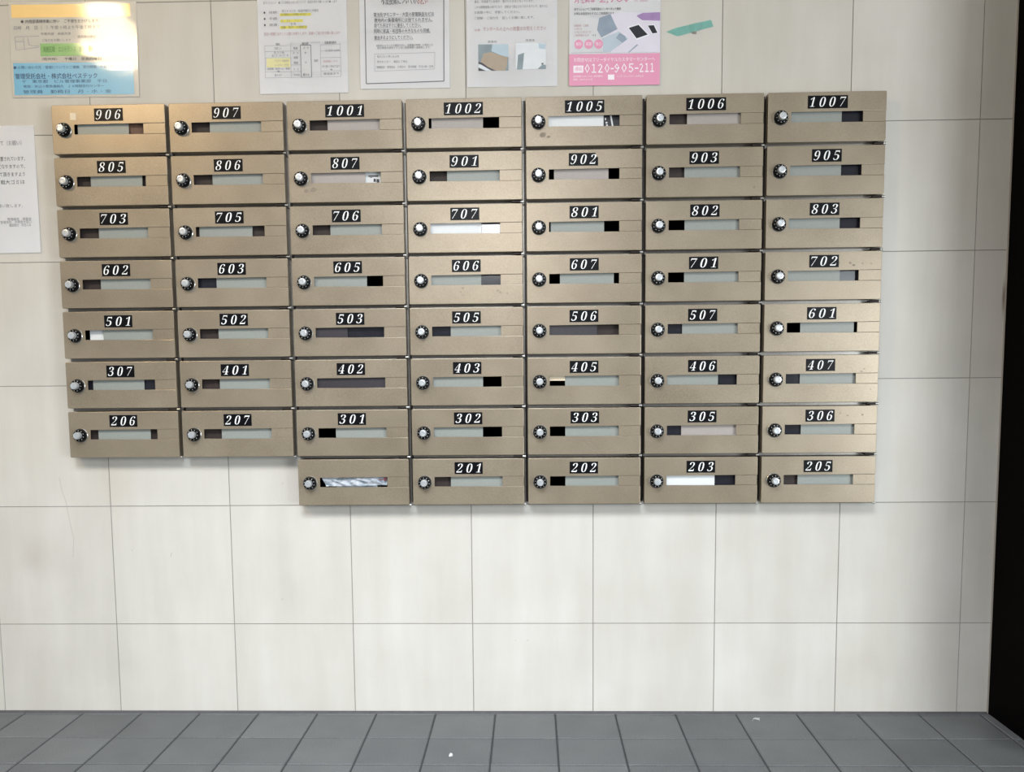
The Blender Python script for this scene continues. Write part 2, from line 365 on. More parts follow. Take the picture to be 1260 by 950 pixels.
def text_mesh(name, s, m_, size, shear=0.0, spacing=1.0, offset=0.0, res=2):
    c = bpy.data.curves.new(name, 'FONT'); c.body = s; c.size = size; c.shear = shear; c.space_character = spacing; c.offset = offset; c.resolution_u = res
    o = bpy.data.objects.new(name, c); COL.objects.link(o)
    dg = bpy.context.evaluated_depsgraph_get(); dg.update()
    me = bpy.data.meshes.new_from_object(o.evaluated_get(dg)); me.name = name
    bpy.data.objects.remove(o); bpy.data.curves.remove(c)
    me.materials.clear(); me.materials.append(m_)
    return me

def bounds(me):
    xs = [v.co.x for v in me.vertices]; ys = [v.co.y for v in me.vertices]
    return min(xs), max(xs), min(ys), max(ys)

def numerals(num, w_, h_):
    """white italic serif figures, stood up in the x-z plane, centred on 0,0"""
    me = text_mesh('numerals', ''.join(chr(0x1D7CE + int(d)) for d in num), M_WHITE, 0.02, 0.26, 1.50, -0.00030, 4)
    x0, x1, y0, y1 = bounds(me)
    for v in me.vertices:
        v.co = ((v.co.x - (x0 + x1) / 2) * w_ / (x1 - x0), 0, (v.co.y - (y0 + y1) / 2) * h_ / (y1 - y0))
    me.update(); return me

PLATE = {}
def plate_mesh(n, cut=False):
    if (n, cut) not in PLATE:
        hw, hh = (0.034 if n == 3 else 0.0455), 0.0143
        pts = [(-hw, -hh), (hw, -hh), (hw, hh), (-hw, hh)]
        if cut: pts = [(-hw, -hh), (hw, -hh), (hw, hh * 0.25), (hw * 0.86, hh * 0.55), (hw * 0.82, hh), (-hw, hh)]
        bm = bmesh.new(); fr = prism(bm, pts, YF - 0.0010, YF + 0.0001)
        bmesh.ops.bevel(bm, geom=list(fr.edges), offset=0.0002, segments=1, affect='EDGES')
        PLATE[(n, cut)] = mesh('number_plate', bm, M_PLATE)
    return PLATE[(n, cut)]

def strip_mesh(a, b, m_):
    bm = bmesh.new(); L = SX1 - SX0
    x0 = SX0 + a * L - (0.004 if a <= 0 else 0); x1 = SX0 + b * L + (0.004 if b >= 1 else 0)
    box(bm, x0, x1, YF + 0.0085, YF + 0.0097, SZ0 - 0.004, SZ1 + 0.004)
    # a lip folded back along both long edges
    box(bm, x0, x1, YF + 0.0097, YF + 0.0125, SZ0 - 0.004, SZ0 - 0.003); box(bm, x0, x1, YF + 0.0097, YF + 0.0125, SZ1 + 0.003, SZ1 + 0.004)
    return mesh('slot_strip', bm, m_)

M_SLOT_SHADE = mat('slot_interior_shade', (58, 50, 47), 0.5, var=0.2, scale=60, spec=0.2)  # dim tone of the box interior, painted on a sheet
G, WH, LI, DK = M_STRIP, M_STRIPW, M_STRIPL, M_STRIPD
# number: (column, row, strip start, strip end, strip material, glossy window behind the slot, how the slot looks)
BOX = [
 ('906', 0, 0, .03, .77, G, 0, 'grey strip, brown paper at its right'), ('907', 1, 0, .25, 1, G, 0, 'top row under the blue notice'),
 ('1001', 2, 0, .25, 1, LI, 0, 'beige strip in its slot'), ('1002', 3, 0, .04, .77, LI, 0, 'strip set between two dark ends'), ('1005', 4, 0, -.02, .78, WH, 0, 'white strip in its slot'),
 ('1006', 5, 0, .26, 1, LI, 0, 'dark gap at the left of its slot'), ('1007', 6, 0, 0, .72, G, 1, 'in the upper right corner'),
 ('805', 0, 1, .18, .93, G, 0, 'second from the top'), ('806', 1, 1, .26, 1, G, 0, 'dark gap left of its strip'), ('807', 2, 1, .0, .77, LI, 0, 'white card right in its slot'),
 ('901', 3, 1, .25, 1, G, 0, 'dark gap left of its strip'), ('902', 4, 1, .08, .85, LI, 0, 'the plate corner broken off'), ('903', 5, 1, .23, 1, G, 0, 'dark gap left of its strip'), ('905', 6, 1, 0, .73, G, 1, 'dark gap right of its strip'),
 ('703', 0, 2, .26, 1, G, 0, 'dark gap left of its strip'), ('705', 1, 2, .04, .81, G, 0, 'dark gap right of its strip'), ('706', 2, 2, .25, 1, G, 0, 'dark gap left of its strip'), ('707', 3, 2, 0, .73, WH, 1, 'bright strip in its slot'),  # last strip on this line: glare put into its colour as white
 ('801', 4, 2, .03, .79, G, 0, 'dark gap right of its strip'), ('802', 5, 2, .24, 1, G, 0, 'dark gap left of its strip'), ('803', 6, 2, 0, .73, G, 1, 'dark gap right of its strip'),
 ('602', 0, 3, .25, 1, G, 0, 'dark gap left of its strip'), ('603', 1, 3, .26, 1, G, 1, 'glossy dark gap left of its strip'), ('605', 2, 3, .0, .76, G, 0, 'dark gap right of its strip'), ('606', 3, 3, 0, .72, G, 1, 'stains below its slot'),
 ('607', 4, 3, .16, .93, G, 0, 'strip set between two dark ends'), ('701', 5, 3, .24, 1, G, 0, 'dark gap left of its strip'), ('702', 6, 3, 0, .75, G, 1, 'stains above its slot'),
 ('501', 0, 4, .25, 1, G, 0, 'white paper showing at the left'), ('502', 1, 4, .26, 1, G, 0, 'dark gap left of its strip'), ('503', 2, 4, 0, .46, DK, 1, 'slot wholly dark'), ('505', 3, 4, .27, 1, G, 1, 'dark gap left of its strip'),
 ('506', 4, 4, 0, .69, DK, 0, 'dark strip in its slot'), ('507', 5, 4, .22, 1, G, 1, 'dark gap left of its strip'), ('601', 6, 4, .21, .97, G, 0, 'dark gap left of its strip'),
 ('307', 0, 5, .06, .82, G, 1, 'glossy dark gap right of its strip'), ('401', 1, 5, .25, 1, G, 0, 'dark gap left of its strip'), ('402', 2, 5, 0, 1, DK, 0, 'slot wholly dark'), ('403', 3, 5, 0, .73, G, 0, 'black gap right of its strip'),
 ('405', 4, 5, .23, 1, G, 0, 'half covered gap left of its strip'), ('406', 5, 5, 0, .74, G, 1, 'dark gap right of its strip'), ('407', 6, 5, .22, 1, G, 1, 'dark gap left of its strip'),
 ('206', 0, 6, .10, .88, G, 0, 'lowest in the left column'), ('207', 1, 6, .25, 1, G, 0, 'lowest in the second column'), ('301', 2, 6, .25, 1, G, 0, 'dark gap left of its strip'), ('302', 3, 6, 0, .72, G, 0, 'black gap right of its strip'),
 ('303', 4, 6, .23, 1, G, 0, 'scratches below its slot'), ('305', 5, 6, .22, 1, LI, 1, 'lilac grey strip in its slot'), ('306', 6, 6, .25, 1, G, 1, 'dark gap left of its strip'),
 ('', 2, 7, 0, 0, None, 0, ''), ('201', 3, 7, .24, 1, G, 0, 'bottom row'), ('202', 4, 7, .23, 1, G, 0, 'bottom row'), ('203', 5, 7, 0, .71, WH, 1, 'white strip in its slot'), ('205', 6, 7, .22, 1, G, 0, 'bottom right corner'),
]
bm = bmesh.new(); box(bm, SX0 - 0.006, SX1 + 0.006, YF + 0.0135, YF + 0.0143, SZ0 - 0.006, SZ1 + 0.006); ME_WIN = mesh('slot_window', bm, M_FILM)
bm = bmesh.new(); box(bm, SX0 - 0.006, SX1 + 0.006, YF + 0.0165, YF + 0.0175, SZ0 - 0.008, SZ1 + 0.008); ME_SLOT_SHADE = mesh('slot_shade_or_cover', bm, M_SLOT_SHADE)  # added sheet behind the slot, standing in for the shade inside
OPEN = ('906', '1005', '807', '501', '302', '403', '301', '605', '801', '607', '802', '701', '1002', '902', '202', '303', '405', '601')
SPOTS = {'606': [(.128, .037, .003), (.122, .028, .0022), (.127, .02, .0022), (.21, .03, .003), (.216, .026, .003), (.233, .024, .0022)], '702': [(.196, .084, .003), (.205, .079, .003), (.225, .083, .002), (.172, .085, .002), (.245, .082, .002)],
         '407': [(.236, .078, .002), (.230, .072, .002), (.252, .03, .002)], '306': [(.2, .088, .002), (.235, .09, .002), (.183, .094, .002)], '807': [(.04, .027, .006), (.058, .029, .007)],
         '1005': [(.04, .026, .007), (.052, .021, .004)], '505': [(.032, .036, .004)], '903': [(.25, .02, .003)]}

def blob(bm, x, z, r):
    n = 12; pts = []
    for k in range(n):
        q = r * random.uniform(0.65, 1.1); a = 2 * PI * k / n; pts.append((x + 1.25 * q * math.cos(a), z + q * math.sin(a)))
    prism(bm, pts, YF - 0.00012, YF + 0.0001)

for num, c, r, a, b, sm, win, how in BOX:
    lab = ('taupe metal mailbox with black number plate %s, %s' % (num, how)) if num else 'taupe metal mailbox without a number plate, a crumpled flyer in its slot'
    t = thing('mailbox', lab, 'mailbox', (MX + PX * c, 0, MZ - PZ * r - MH), 'wall mailboxes')
    bottom = (c < 2 and r == 6) or r == 7
    obj('body', body(c < 6, not bottom), t)
    obj('door', ME_DOOR, t)
    obj('dial_ring', ME_RING, t, (DX, 0, DZ))
    d = obj('dial', ME_DIAL, t, (DX, 0, DZ)); d.rotation_euler = (0, random.uniform(0, 6.28), 0)
    obj('dial_marks', ME_MARKS, d)
    obj('dial_cap', ME_CAP, d)
    if num:
        jx, jz = random.uniform(-.0018, .0018), random.uniform(-.0006, .0006)
        p = obj('number_plate', plate_mesh(len(num), num == '902'), t, (MW / 2 + 0.0005 + jx, 0, 0.0885 + jz))
        o = obj('numerals', numerals(num, 0.060 if len(num) == 3 else 0.083, 0.0215), p, (0, YF - 0.0014, 0))
    if sm is not None: obj('slot_strip', strip_mesh(a, b, sm), t)
    if num == '405':
        bm = bmesh.new(); L = SX1 - SX0; box(bm, SX0 - .003, SX0 + .23 * L, YF + 0.010, YF + 0.011, SZ0 + 0.013, SZ1 + 0.004); obj('slot_shade_or_cover', mesh('slot_shade_or_cover', bm, M_TAPE), t)
    if win: obj('slot_window', ME_WIN, t)
    elif num and num not in OPEN: obj('slot_shade_or_cover', ME_SLOT_SHADE, t)
    if num == '906':
        bm = bmesh.new(); prism(bm, [(.044, .078), (.058, .0775), (.0585, .0935), (.0445, .094)], YF - 0.0002, YF + 0.0001); obj('tape_residue', mesh('tape_residue', bm, M_TAPE), t)
    if num == '303':
        bm = bmesh.new()
        for (x0, z0, x1, z1, q) in ((.132, .036, .158, .012, .0012), (.146, .037, .170, .012, .0009)): prism(bm, [(x0, z0), (x0 - q, z0 - q), (x1 - q, z1 - q), (x1 + q, z1)][::1], YF - 0.0001, YF + 0.0001)
        obj('scratch', mesh('scratch', bm, M_STAIN), t)
    if num in SPOTS:
        bm = bmesh.new()
        for s in SPOTS[num]: blob(bm, *s)
        obj('stain', mesh('stain', bm, M_STAIN), t)
    if bottom: obj('hinge_pin', ME_PIN, t, (MW - 0.0245, YF + 0.008, -0.0012))
    else: h = obj('hinge', ME_HINGE, t, (MW - 0.0245, YF + 0.006, -0.0042)); obj('hinge_pin', ME_PIN, h)

# ------------------------------------------------------------------ mail showing through the slots
def slot_origin(c, r): return Vector((MX + PX * c, 0, MZ - PZ * r - MH))
def leaflet(c, r, x0, x1, label, mats, marks=()):
    """a stiff sheet standing on the floor of the box behind the slot; the last third leans back"""
    bm = bmesh.new(); t = 0.0006; z0 = 0.0063; ya, yb = -0.0085, -0.0262
    zs = [z0, 0.022, 0.040, 0.074]; ys = [ya, -0.0190, yb, yb + 0.0005]
    for k in range(3):
        v = [bm.verts.new(q) for q in ((x0, ys[k], zs[k]), (x1, ys[k], zs[k]), (x1, ys[k + 1], zs[k + 1]), (x0, ys[k + 1], zs[k + 1]))]
        u = [bm.verts.new((q.co.x, q.co.y + t, q.co.z)) for q in v]
        bm.faces.new(v); bm.faces.new(u[::-1])
        for i in range(4): bm.faces.new((v[i], u[i], u[(i + 1) % 4], v[(i + 1) % 4]))
    o = obj('leaflet', mesh('leaflet', bm, mats[0]), None, slot_origin(c, r)); tag(o, label, 'leaflet')
    for i, (name, pts, m_) in enumerate(marks):
        bm = bmesh.new()
        for q in pts: prism(bm, q, yb - 0.0016, yb - 0.0006)
        obj(name, mesh(name, bm, m_), o)
M_BROWNP = mat('brown_printed_paper', (104, 78, 62), 0.6, var=0.5, scale=60)
M_INK = mat('black_printed_paper', (34, 34, 38), 0.4, var=0.3, scale=60)
R_ = lambda x0, x1, z0, z1: [(x0, z0), (x1, z0), (x1, z1), (x0, z1)]
leaflet(0, 0, .176, .226, 'brown printed paper behind the slot of mailbox 906', [M_BROWNP])
leaflet(0, 4, .058, .104, 'crumpled white paper behind the slot of mailbox 501', [M_STRIPW])
leaflet(2, 1, .172, .224, 'small white card with print in the slot of mailbox 807', [M_STRIPW],
        [('printed_text', [R_(.186, .209, .060, .0625), R_(.198, .203, .048, .055), R_(.205, .211, .046, .054), R_(.190, .195, .0575, .0585)], M_INK)])
leaflet(4, 0, .172, .226, 'black leaflet with white print in the slot of mailbox 1005', [M_INK],
        [('printed_band', [[(.196, .070), (.201, .043), (.2045, .043), (.1995, .070)], R_(.184, .187, .060, .065), R_(.186, .190, .052, .056), R_(.187, .191, .046, .050)], M_STRIPW)])

def crumpled_flyer():
    o_ = slot_origin(2, 7)
    bm = bmesh.new(); nx, nz = 44, 10
    m_ = N('glossy_flyer_print'); tc = m_.node('ShaderNodeTexCoord'); no = m_.node('ShaderNodeTexNoise'); no.inputs['Scale'].default_value = 60; no.inputs['Detail'].default_value = 5
    mp = m_.node('ShaderNodeMapping'); mp.inputs['Scale'].default_value = (1, 1, 2.2); m_.link(tc.outputs['Object'], mp.inputs[0]); m_.link(mp.outputs[0], no.inputs['Vector'])
    r = m_.node('ShaderNodeValToRGB'); e = r.color_ramp.elements
    e[0].position = .36; e[0].color = (*lin((150, 166, 178)), 1); e[1].position = .56; e[1].color = (*lin((226, 230, 236)), 1)
    m_.link(no.outputs['Fac'], r.inputs['Fac']); m_.link(r.outputs['Color'], m_.b.inputs['Base Color']); m_.set(Roughness=0.25)
    rows = []
    for j in range(nz + 1):
        row = []
        for i in range(nx + 1):
            u, v = i / nx, j / nz
            x = SX0 + 0.004 + u * (SX1 - SX0 - 0.006) + 0.010 * (1 - v) * (1 - u)
            z = 0.0452 + v * 0.0215 + 0.0022 * u * (1 - v)
            y = YF + 0.007 + 0.0026 * math.sin(9 * u + 3 * v) * math.sin(5 * v + 2 * u) + 0.0014 * math.sin(31 * u + 7 * v)
            row.append(bm.verts.new((x, y, z)))
        rows.append(row)
    for j in range(nz):
        for i in range(nx): bm.faces.new((rows[j][i], rows[j][i + 1], rows[j + 1][i + 1], rows[j + 1][i]))
    bmesh.ops.solidify(bm, geom=bm.faces[:], thickness=0.0012)
    # the hidden fold that rests on the floor of the box
    v = [bm.verts.new(q) for q in ((.09, -0.006, .0063), (.19, -0.006, .0063), (.19, YF + .0105, .048), (.09, YF + .0105, .048))]
    u = [bm.verts.new((q.co.x, q.co.y + .0006, q.co.z)) for q in v]
    bm.faces.new(v); bm.faces.new(u[::-1])
    for i in range(4): bm.faces.new((v[i], u[i], u[(i + 1) % 4], v[(i + 1) % 4]))
    o = obj('flyer', mesh('flyer', bm, m_.m, 40), None, o_)
    tag(o, 'crumpled white and blue flyer stuffed in the slot of the unnumbered mailbox', 'flyer')
    bm = bmesh.new()
    for q in (R_(.2085, .2120, .058, .066), R_(.2125, .2150, .0625, .066), R_(.196, .205, .0600, .0615)): prism(bm, q, YF + 0.0035, YF + 0.0048)
    obj('printed_mark', mesh('printed_mark', bm, mat('red_print', (120, 50, 60), .4)), o)
crumpled_flyer()

# ------------------------------------------------------------------ notices on the wall
M_PAPER = mat('white_paper', (246, 246, 248), 0.55, var=0.015, scale=40)
M_LAM = mat('laminated_paper', (230, 228, 222), 0.35, var=0.015, scale=40, coat=0.5)
M_TXT = mat('black_print', (74, 74, 78), 0.6, var=0.02)
M_TXTG = mat('grey_print', (142, 142, 146), 0.6, var=0.02)
M_TXTR = mat('faded_red_print', (196, 160, 160), 0.6, var=0.02)
M_TXTP = mat('pink_print', (216, 158, 186), 0.6, var=0.02)
M_PINK = mat('pink_panel', (224, 150, 180), 0.5, var=0.03)
M_PALEP = mat('pale_lilac_print', (218, 213, 226), 0.5, var=0.06, scale=25)
M_PURP = mat('purple_print', (158, 130, 176), 0.5, var=0.3, scale=40)
M_YEL = mat('yellow_highlighter', (222, 214, 92), 0.5, var=0.06)
M_PYEL = mat('pale_yellow_highlighter', (218, 212, 158), 0.5, var=0.05)
M_LINE = mat('grey_rule', (178, 178, 182), 0.6)
M_RULE = mat('dark_rule', (104, 106, 110), 0.6)
M_TXTW = mat('white_print', (246, 238, 242), 0.6, var=0.01)

def lam(name, rgb, var=0.05, scale=40): return mat(name, rgb, 0.35, var=var, scale=scale, coat=0.5)

class Notice:
    """a sheet on the wall: x0 left edge, z1 top edge, w, h in metres. Layout units: u right of the left edge, v down from the line v=0 at height zv"""
    def __init__(s, name, label, x0, z1, w_, h_, m_, zv=None, su=0.000243, sv=0.000236, tilt=0.0, curl=0.0015, group='paper notices on the tiled wall', shear=0.0):
        s.w, s.h, s.su, s.sv, s.curl, s.shear = w_, h_, su, sv, curl, shear
        s.off = 0 if zv is None else z1 - zv            # v=0 lies this far under the top edge
        s.ph = random.uniform(0, 6)
        bm = bmesh.new(); nx, nz = 14, 18; rows = []
        for j in range(nz + 1):
            rows.append([bm.verts.new((w_ * i / nx, s.y(w_ * i / nx, -h_ * j / nz), -h_ * j / nz)) for i in range(nx + 1)])
        for j in range(nz):
            for i in range(nx): bm.faces.new((rows[j + 1][i], rows[j + 1][i + 1], rows[j][i + 1], rows[j][i]))
        bmesh.ops.solidify(bm, geom=bm.faces[:], thickness=-0.0004)
        s.o = obj(name, mesh(name, bm, m_, 60), None, (x0, -0.0007, z1)); s.o.rotation_euler = (0, tilt, 0)
        tag(s.o, label, 'notice', group); s.texts = {}
    def y(s, x, z):
        e = (x / s.w - 0.5) * 2; f = (-z / s.h)
        return -s.curl * (0.35 + 0.5 * f * f + 0.4 * e * e * f + 0.15 * math.sin(7 * f + s.ph))
    def P(s, u, v): return (u * s.su, -s.off - v * s.sv)
    def poly(s, name, pts, m_, lift=0.0004):
        bm = bmesh.new(); q = [s.P(*p) for p in pts]
        f = bm.faces.new([bm.verts.new((x, 0, z)) for x, z in q])
        bmesh.ops.triangulate(bm, faces=[f])
        bmesh.ops.subdivide_edges(bm, edges=bm.edges[:], cuts=3, use_grid_fill=True)
        for v in bm.verts: v.co.y = s.y(v.co.x, v.co.z) - lift
        me = mesh(name, bm, m_)
        return obj(name, me, s.o)
    def rect(s, name, u0, v0, u1, v1, m_, lift=0.0004): return s.poly(name, [(u0, v0), (u0, v1), (u1, v1), (u1, v0)], m_, lift)
    def rules(s, name, segs, m_, th=3.0, lift=0.0006):
        bm = bmesh.new()
        for (u0, v0, u1, v1) in segs:
            (x0, z0), (x1, z1) = s.P(u0, v0), s.P(u1, v1); d = Vector((x1 - x0, z1 - z0)); n_ = 10
            k = Vector((-d.y, d.x)).normalized() * th * s.su / 2; prev = None
            for i in range(n_ + 1):
                c = Vector((x0, z0)) + d * i / n_; a, b = c + k, c - k
                cur = [bm.verts.new((q.x, s.y(q.x, q.y) - lift, q.y)) for q in (a, b)]
                if prev: bm.faces.new((prev[0], prev[1], cur[1], cur[0]))
                prev = cur
        return obj(name, mesh(name, bm, m_), s.o)
    def text(s, body_, u0, u1, v, hgt, m_=None, bold=0.0, lift=0.0007, spacing=1.0):
        """one line from u0 to u1 centred on v, glyph height hgt (layout units)"""
        m_ = m_ or M_TXT
        me = text_mesh('line', body_, m_, 1.0, 0, spacing, bold, 1)
        x0, x1, y0, y1 = bounds(me); (px0, pz), (px1, _) = s.P(u0, v), s.P(u1, v)
        kx = (px1 - px0) / (x1 - x0); kz = hgt * s.sv / 0.9
        vs_ = []
        for q in me.vertices:
            x = px0 + (q.co.x - x0) * kx; z = pz + (q.co.y - 0.33) * kz
            vs_.append((x, s.y(x, z) - lift, z))
        s.texts.setdefault(m_.name, (m_, []))[1].append((vs_, [tuple(p.vertices) for p in me.polygons]))
        bpy.data.meshes.remove(me)
    def done(s):
        for nm, (m_, parts) in s.texts.items():
            V, F = [], []
            for vs_, fs in parts:
                k = len(V); V += vs_; F += [tuple(i + k for i in f) for f in fs]
            me = bpy.data.meshes.new('printed_text'); me.from_pydata(V, [], F); me.materials.append(m_); me.update()
            obj('printed_text', me, s.o)

# --- laminated colour notice, upper left
n = Notice('cleaning_notice', 'laminated notice with orange, green and blue bands, upper left', -1.083, 1.735, 0.306, 0.218, M_LAM, None, 0.000272, 0.000270, 0.008, 0.002)
n.rect('orange_band', 22, 18, 1072, 128, lam('orange_print', (228, 190, 116)))
n.rect('green_band', 265, 348, 1065, 456, lam('green_print', (92, 160, 88), 0.15, 50))
n.rect('blue_band', 18, 512, 1082, 786, lam('blue_print', (92, 168, 204), 0.05, 40))
n.text('◆ 共用部清掃作業に伴い　ご不便をおかけします。', 100, 800, 162, 30)
n.text('日時　月　日（　）午前９時より午後５時まで', 40, 800, 215, 32, M_TXTG)
n.text('作業内容　床面洗浄', 275, 540, 268, 24, M_TXTG); n.text('雨天時は順延', 600, 760, 296, 24, M_TXTG); n.text('ご協力をお願いします', 285, 540, 322, 22, M_TXTG)
n.rules('map_sketch', [(45, 290, 260, 285), (45, 330, 120, 330), (120, 300, 125, 400), (160, 300, 165, 360), (165, 360, 260, 372), (50, 400, 250, 380), (45, 290, 50, 400)], M_LINE, 5)
n.text('実施区域　エントランス　廊下　階段', 290, 740, 400, 52, mat('dark_green_print', (62, 118, 62), .5))
n.text('（雨天時）　予備日　翌週同曜日', 275, 800, 482, 24)
n.text('■ お問い合わせ先・管理についてのご連絡　受付時間　午前９時〜午後６時', 22, 1060, 552, 26, mat('navy_print', (40, 78, 116), .5))
n.text('管理受託会社・株式会社ベステック', 30, 760, 628, 46, bpy.data.materials['navy_print'], 0.012)
n.text('〒　東京都　ビル管理事業部　平日', 90, 840, 672, 28, bpy.data.materials['navy_print'])
n.text('夜間・休日の緊急連絡先　２４時間受付センター', 100, 815, 714, 24, bpy.data.materials['navy_print'])
n.text('管理員　勤務日　月・水・金', 95, 880, 760, 30, bpy.data.materials['navy_print'])
n.done()

# --- plain notice cut by the left of the frame
n = Notice('plain_notice', 'plain white notice left of the mailboxes, below the colour-banded one', -1.249, 1.452, 0.21, 0.300, M_PAPER, None, 0.000358, 0.000343, -0.004, 0.003)
for s_, u1, v, h_, m_ in (('ゴミ置場の利用について（お願い）', 498, 120, 34, M_TXTG), ('分別されていないゴミが放置されています。', 515, 227, 30, M_TXT), ('ご近所の皆様のご迷惑となりますので、', 512, 280, 30, M_TXT),
                     ('決められた曜日に出して頂きますよう', 510, 334, 30, M_TXT), ('お願い致します。粗大ゴミは', 505, 387, 30, M_TXT), ('ご理解とご協力をお願い致します。', 482, 550, 24, M_TXTG)):
    n.text(s_, 70, u1, v, h_, m_)
n.text('管理組合　理事会', 370, 535, 642, 20, M_TXTG); n.text('管理会社　お問合せ窓口', 320, 533, 662, 20, M_TXTG); n.text('電話受付　平日のみ', 380, 530, 684, 20, M_TXTG)
n.done()

# --- notice with highlighter, third from the left
n = Notice('highlighted_notice', 'white notice with yellow highlighted lines and a table', -0.489, 1.813, 0.211, 0.298, M_PAPER, 1.730, 0.000243, 0.000234, 0.0, 0.002)
sh = lambda u, v: u - 50 - 0.035 * v
n.text('当マンションの　■ ゴミ収集日と出し方について　各自分別をお願いします■ します', 60, 778, 36, 24, M_TXTG)
for v, a, b, c, d, e in ((130, '可燃', '：', '月・木', '曜日　朝８時までに出すこと', 600), (190, '不燃', '：', '', '', 0), (250, '資源', '：', '', '', 0)):
    n.text('●', 62, 78, v, 26); n.text(a + b, 112, 205, v, 26, M_TXTG)
n.text('燃えるゴミは　毎週月曜日と木曜日', 240, 595, 118, 24, M_TXTG); n.text('第二・第四', 325, 372, 243, 22)
for u0, u1, v in ((218, 523, 152), (222, 442, 212), (215, 480, 275)): n.rect('highlighter_stroke', u0, v - 14, u1, v + 13, M_YEL)
n.text('必ず透明または半透明の袋で出すこと', 228, 515, 152, 22); n.text('缶・びん・ペット', 230, 430, 212, 20, M_TXTG); n.text('古紙・段ボール回収日', 225, 475, 274, 22)
n.text('前日の夜間に出すことは固くお断りします。皆様のご協力をお願い致します', 60, 800, 338, 30, M_TXTR)
n.rules('table_grid', [(62, 450, 312, 450), (62, 505, 312, 505), (62, 570, 312, 570), (60, 705, 312, 705), (60, 762, 800, 762), (62, 450, 60, 762), (312, 425, 312, 762), (312, 505, 410, 505), (312, 640, 410, 640), (312, 705, 410, 705), (605, 450, 605, 762), (605, 450, 800, 450), (605, 510, 800, 510), (605, 575, 800, 575), (605, 705, 800, 705), (800, 440, 800, 762), (512, 425, 605, 425)], M_LINE, 3)
n.rules('table_frame', [(410, 450, 512, 450), (410, 450, 410, 762), (512, 450, 512, 762), (410, 762, 512, 762)], M_RULE, 5)
n.rect('highlighter_block', 76, 572, 306, 660, M_PYEL)
for s_, u0, u1, v, h_, m_ in (('種別', 170, 210, 438, 24, M_TXTG), ('曜日表', 428, 490, 436, 26, M_TXT), ('収集場所案内', 648, 760, 432, 28, M_TXT), ('可燃ゴミ', 155, 225, 478, 24, M_TXTG), ('生ゴミ他', 150, 250, 520, 22, M_TXTG), ('紙くず・木くず・布', 130, 290, 548, 22, M_TXTG),
        ('プラスチック容器包装', 150, 290, 600, 26, M_TXTG), ('ペットボトル・空き缶', 150, 290, 640, 26, M_TXTG), ('古紙類・段ボール・新聞', 80, 300, 676, 22, M_TXTG), ('他', 178, 200, 702, 20, M_TXT), ('粗大ゴミ', 150, 220, 738, 22, M_TXTG),
        ('毎週', 342, 382, 480, 24, M_TXT), ('月・木', 335, 390, 525, 22, M_TXTG), ('毎週', 342, 382, 570, 24, M_TXT), ('隔週', 342, 382, 620, 24, M_TXT), ('水・土', 335, 390, 683, 22, M_TXTG), ('予約制', 335, 395, 738, 22, M_TXTG),
        ('月・木', 440, 490, 478, 24, M_TXTG), ('火', 450, 470, 525, 22, M_TXTG), ('水', 450, 470, 618, 22, M_TXTG), ('第三土', 428, 488, 738, 24, M_TXT), ('指定', 540, 580, 604, 24, M_TXT), ('ゴミ置場の左側奥', 650, 795, 508, 22, M_TXTG),
        ('回収容器に入れる', 630, 770, 612, 22, M_TXTR), ('折り畳んで束ねて出す', 618, 790, 662, 24, M_TXTG), ('※', 695, 718, 692, 22, M_TXT), ('管理室まで', 630, 780, 732, 22, M_TXTG)):
    n.text(s_, u0, u1, v, h_, m_)
n.done()

# --- notice with a ruled border
n = Notice('bordered_notice', 'white notice with a ruled border around underlined lines of text', -0.2475, 1.8205, 0.211, 0.298, M_PAPER, 1.724, 0.000242, 0.000236, 0.004, 0.002)
n.rules('ruled_border', [(56, -250, 56, 805), (56, 805, 816, 790), (816, 790, 824, -250)], M_RULE, 8)
n.text('不法投棄についての', 214, 560, 14, 74, M_TXTG, 0.03); n.text('お願い', 562, 668, 14, 74, M_TXTR, 0.03)
M_TXTL = mat('wide_grey_print', (116, 118, 122), 0.6)
for s_, u0, u1, v in (('電池及びモニター・大型の家電製品などは', 140, 725, 145), ('敷地内の集積場所には捨てられません。', 146, 712, 198), ('捨てた方はすぐに撤去してください。', 142, 600, 250), ('同時に家具・布団等の大きなものも同様、', 140, 688, 303), ('撤去するようにしてください。', 142, 518, 365)):
    n.text(s_, u0, u1, v, 40, M_TXTL, 0.008)
n.rules('underlines', [(140, 170, 725, 166), (146, 223, 712, 218), (142, 275, 600, 271), (140, 328, 688, 323), (142, 390, 518, 386)], M_LINE, 3)
n.text('※監視カメラによる確認を行い、投棄者が判明した場合には', 160, 712, 440, 22, M_TXTG); n.text('処分費用を請求すると共に関係機関へ通報致します。', 170, 690, 463, 22, M_TXTG)
n.rules('box_outline', [(142, 520, 730, 512), (730, 512, 726, 672), (142, 685, 726, 672), (142, 520, 142, 685)], M_LINE, 3)
n.text('粗大ゴミの申し込み先', 168, 380, 546, 24, M_TXTG); n.text('受付センター　電話にて申込', 166, 462, 596, 24, M_TXTG); n.text('管理組合・管理会社　お問合せ　受付時間　平日九時〜五時', 160, 712, 648, 24, M_TXTG)
n.done()

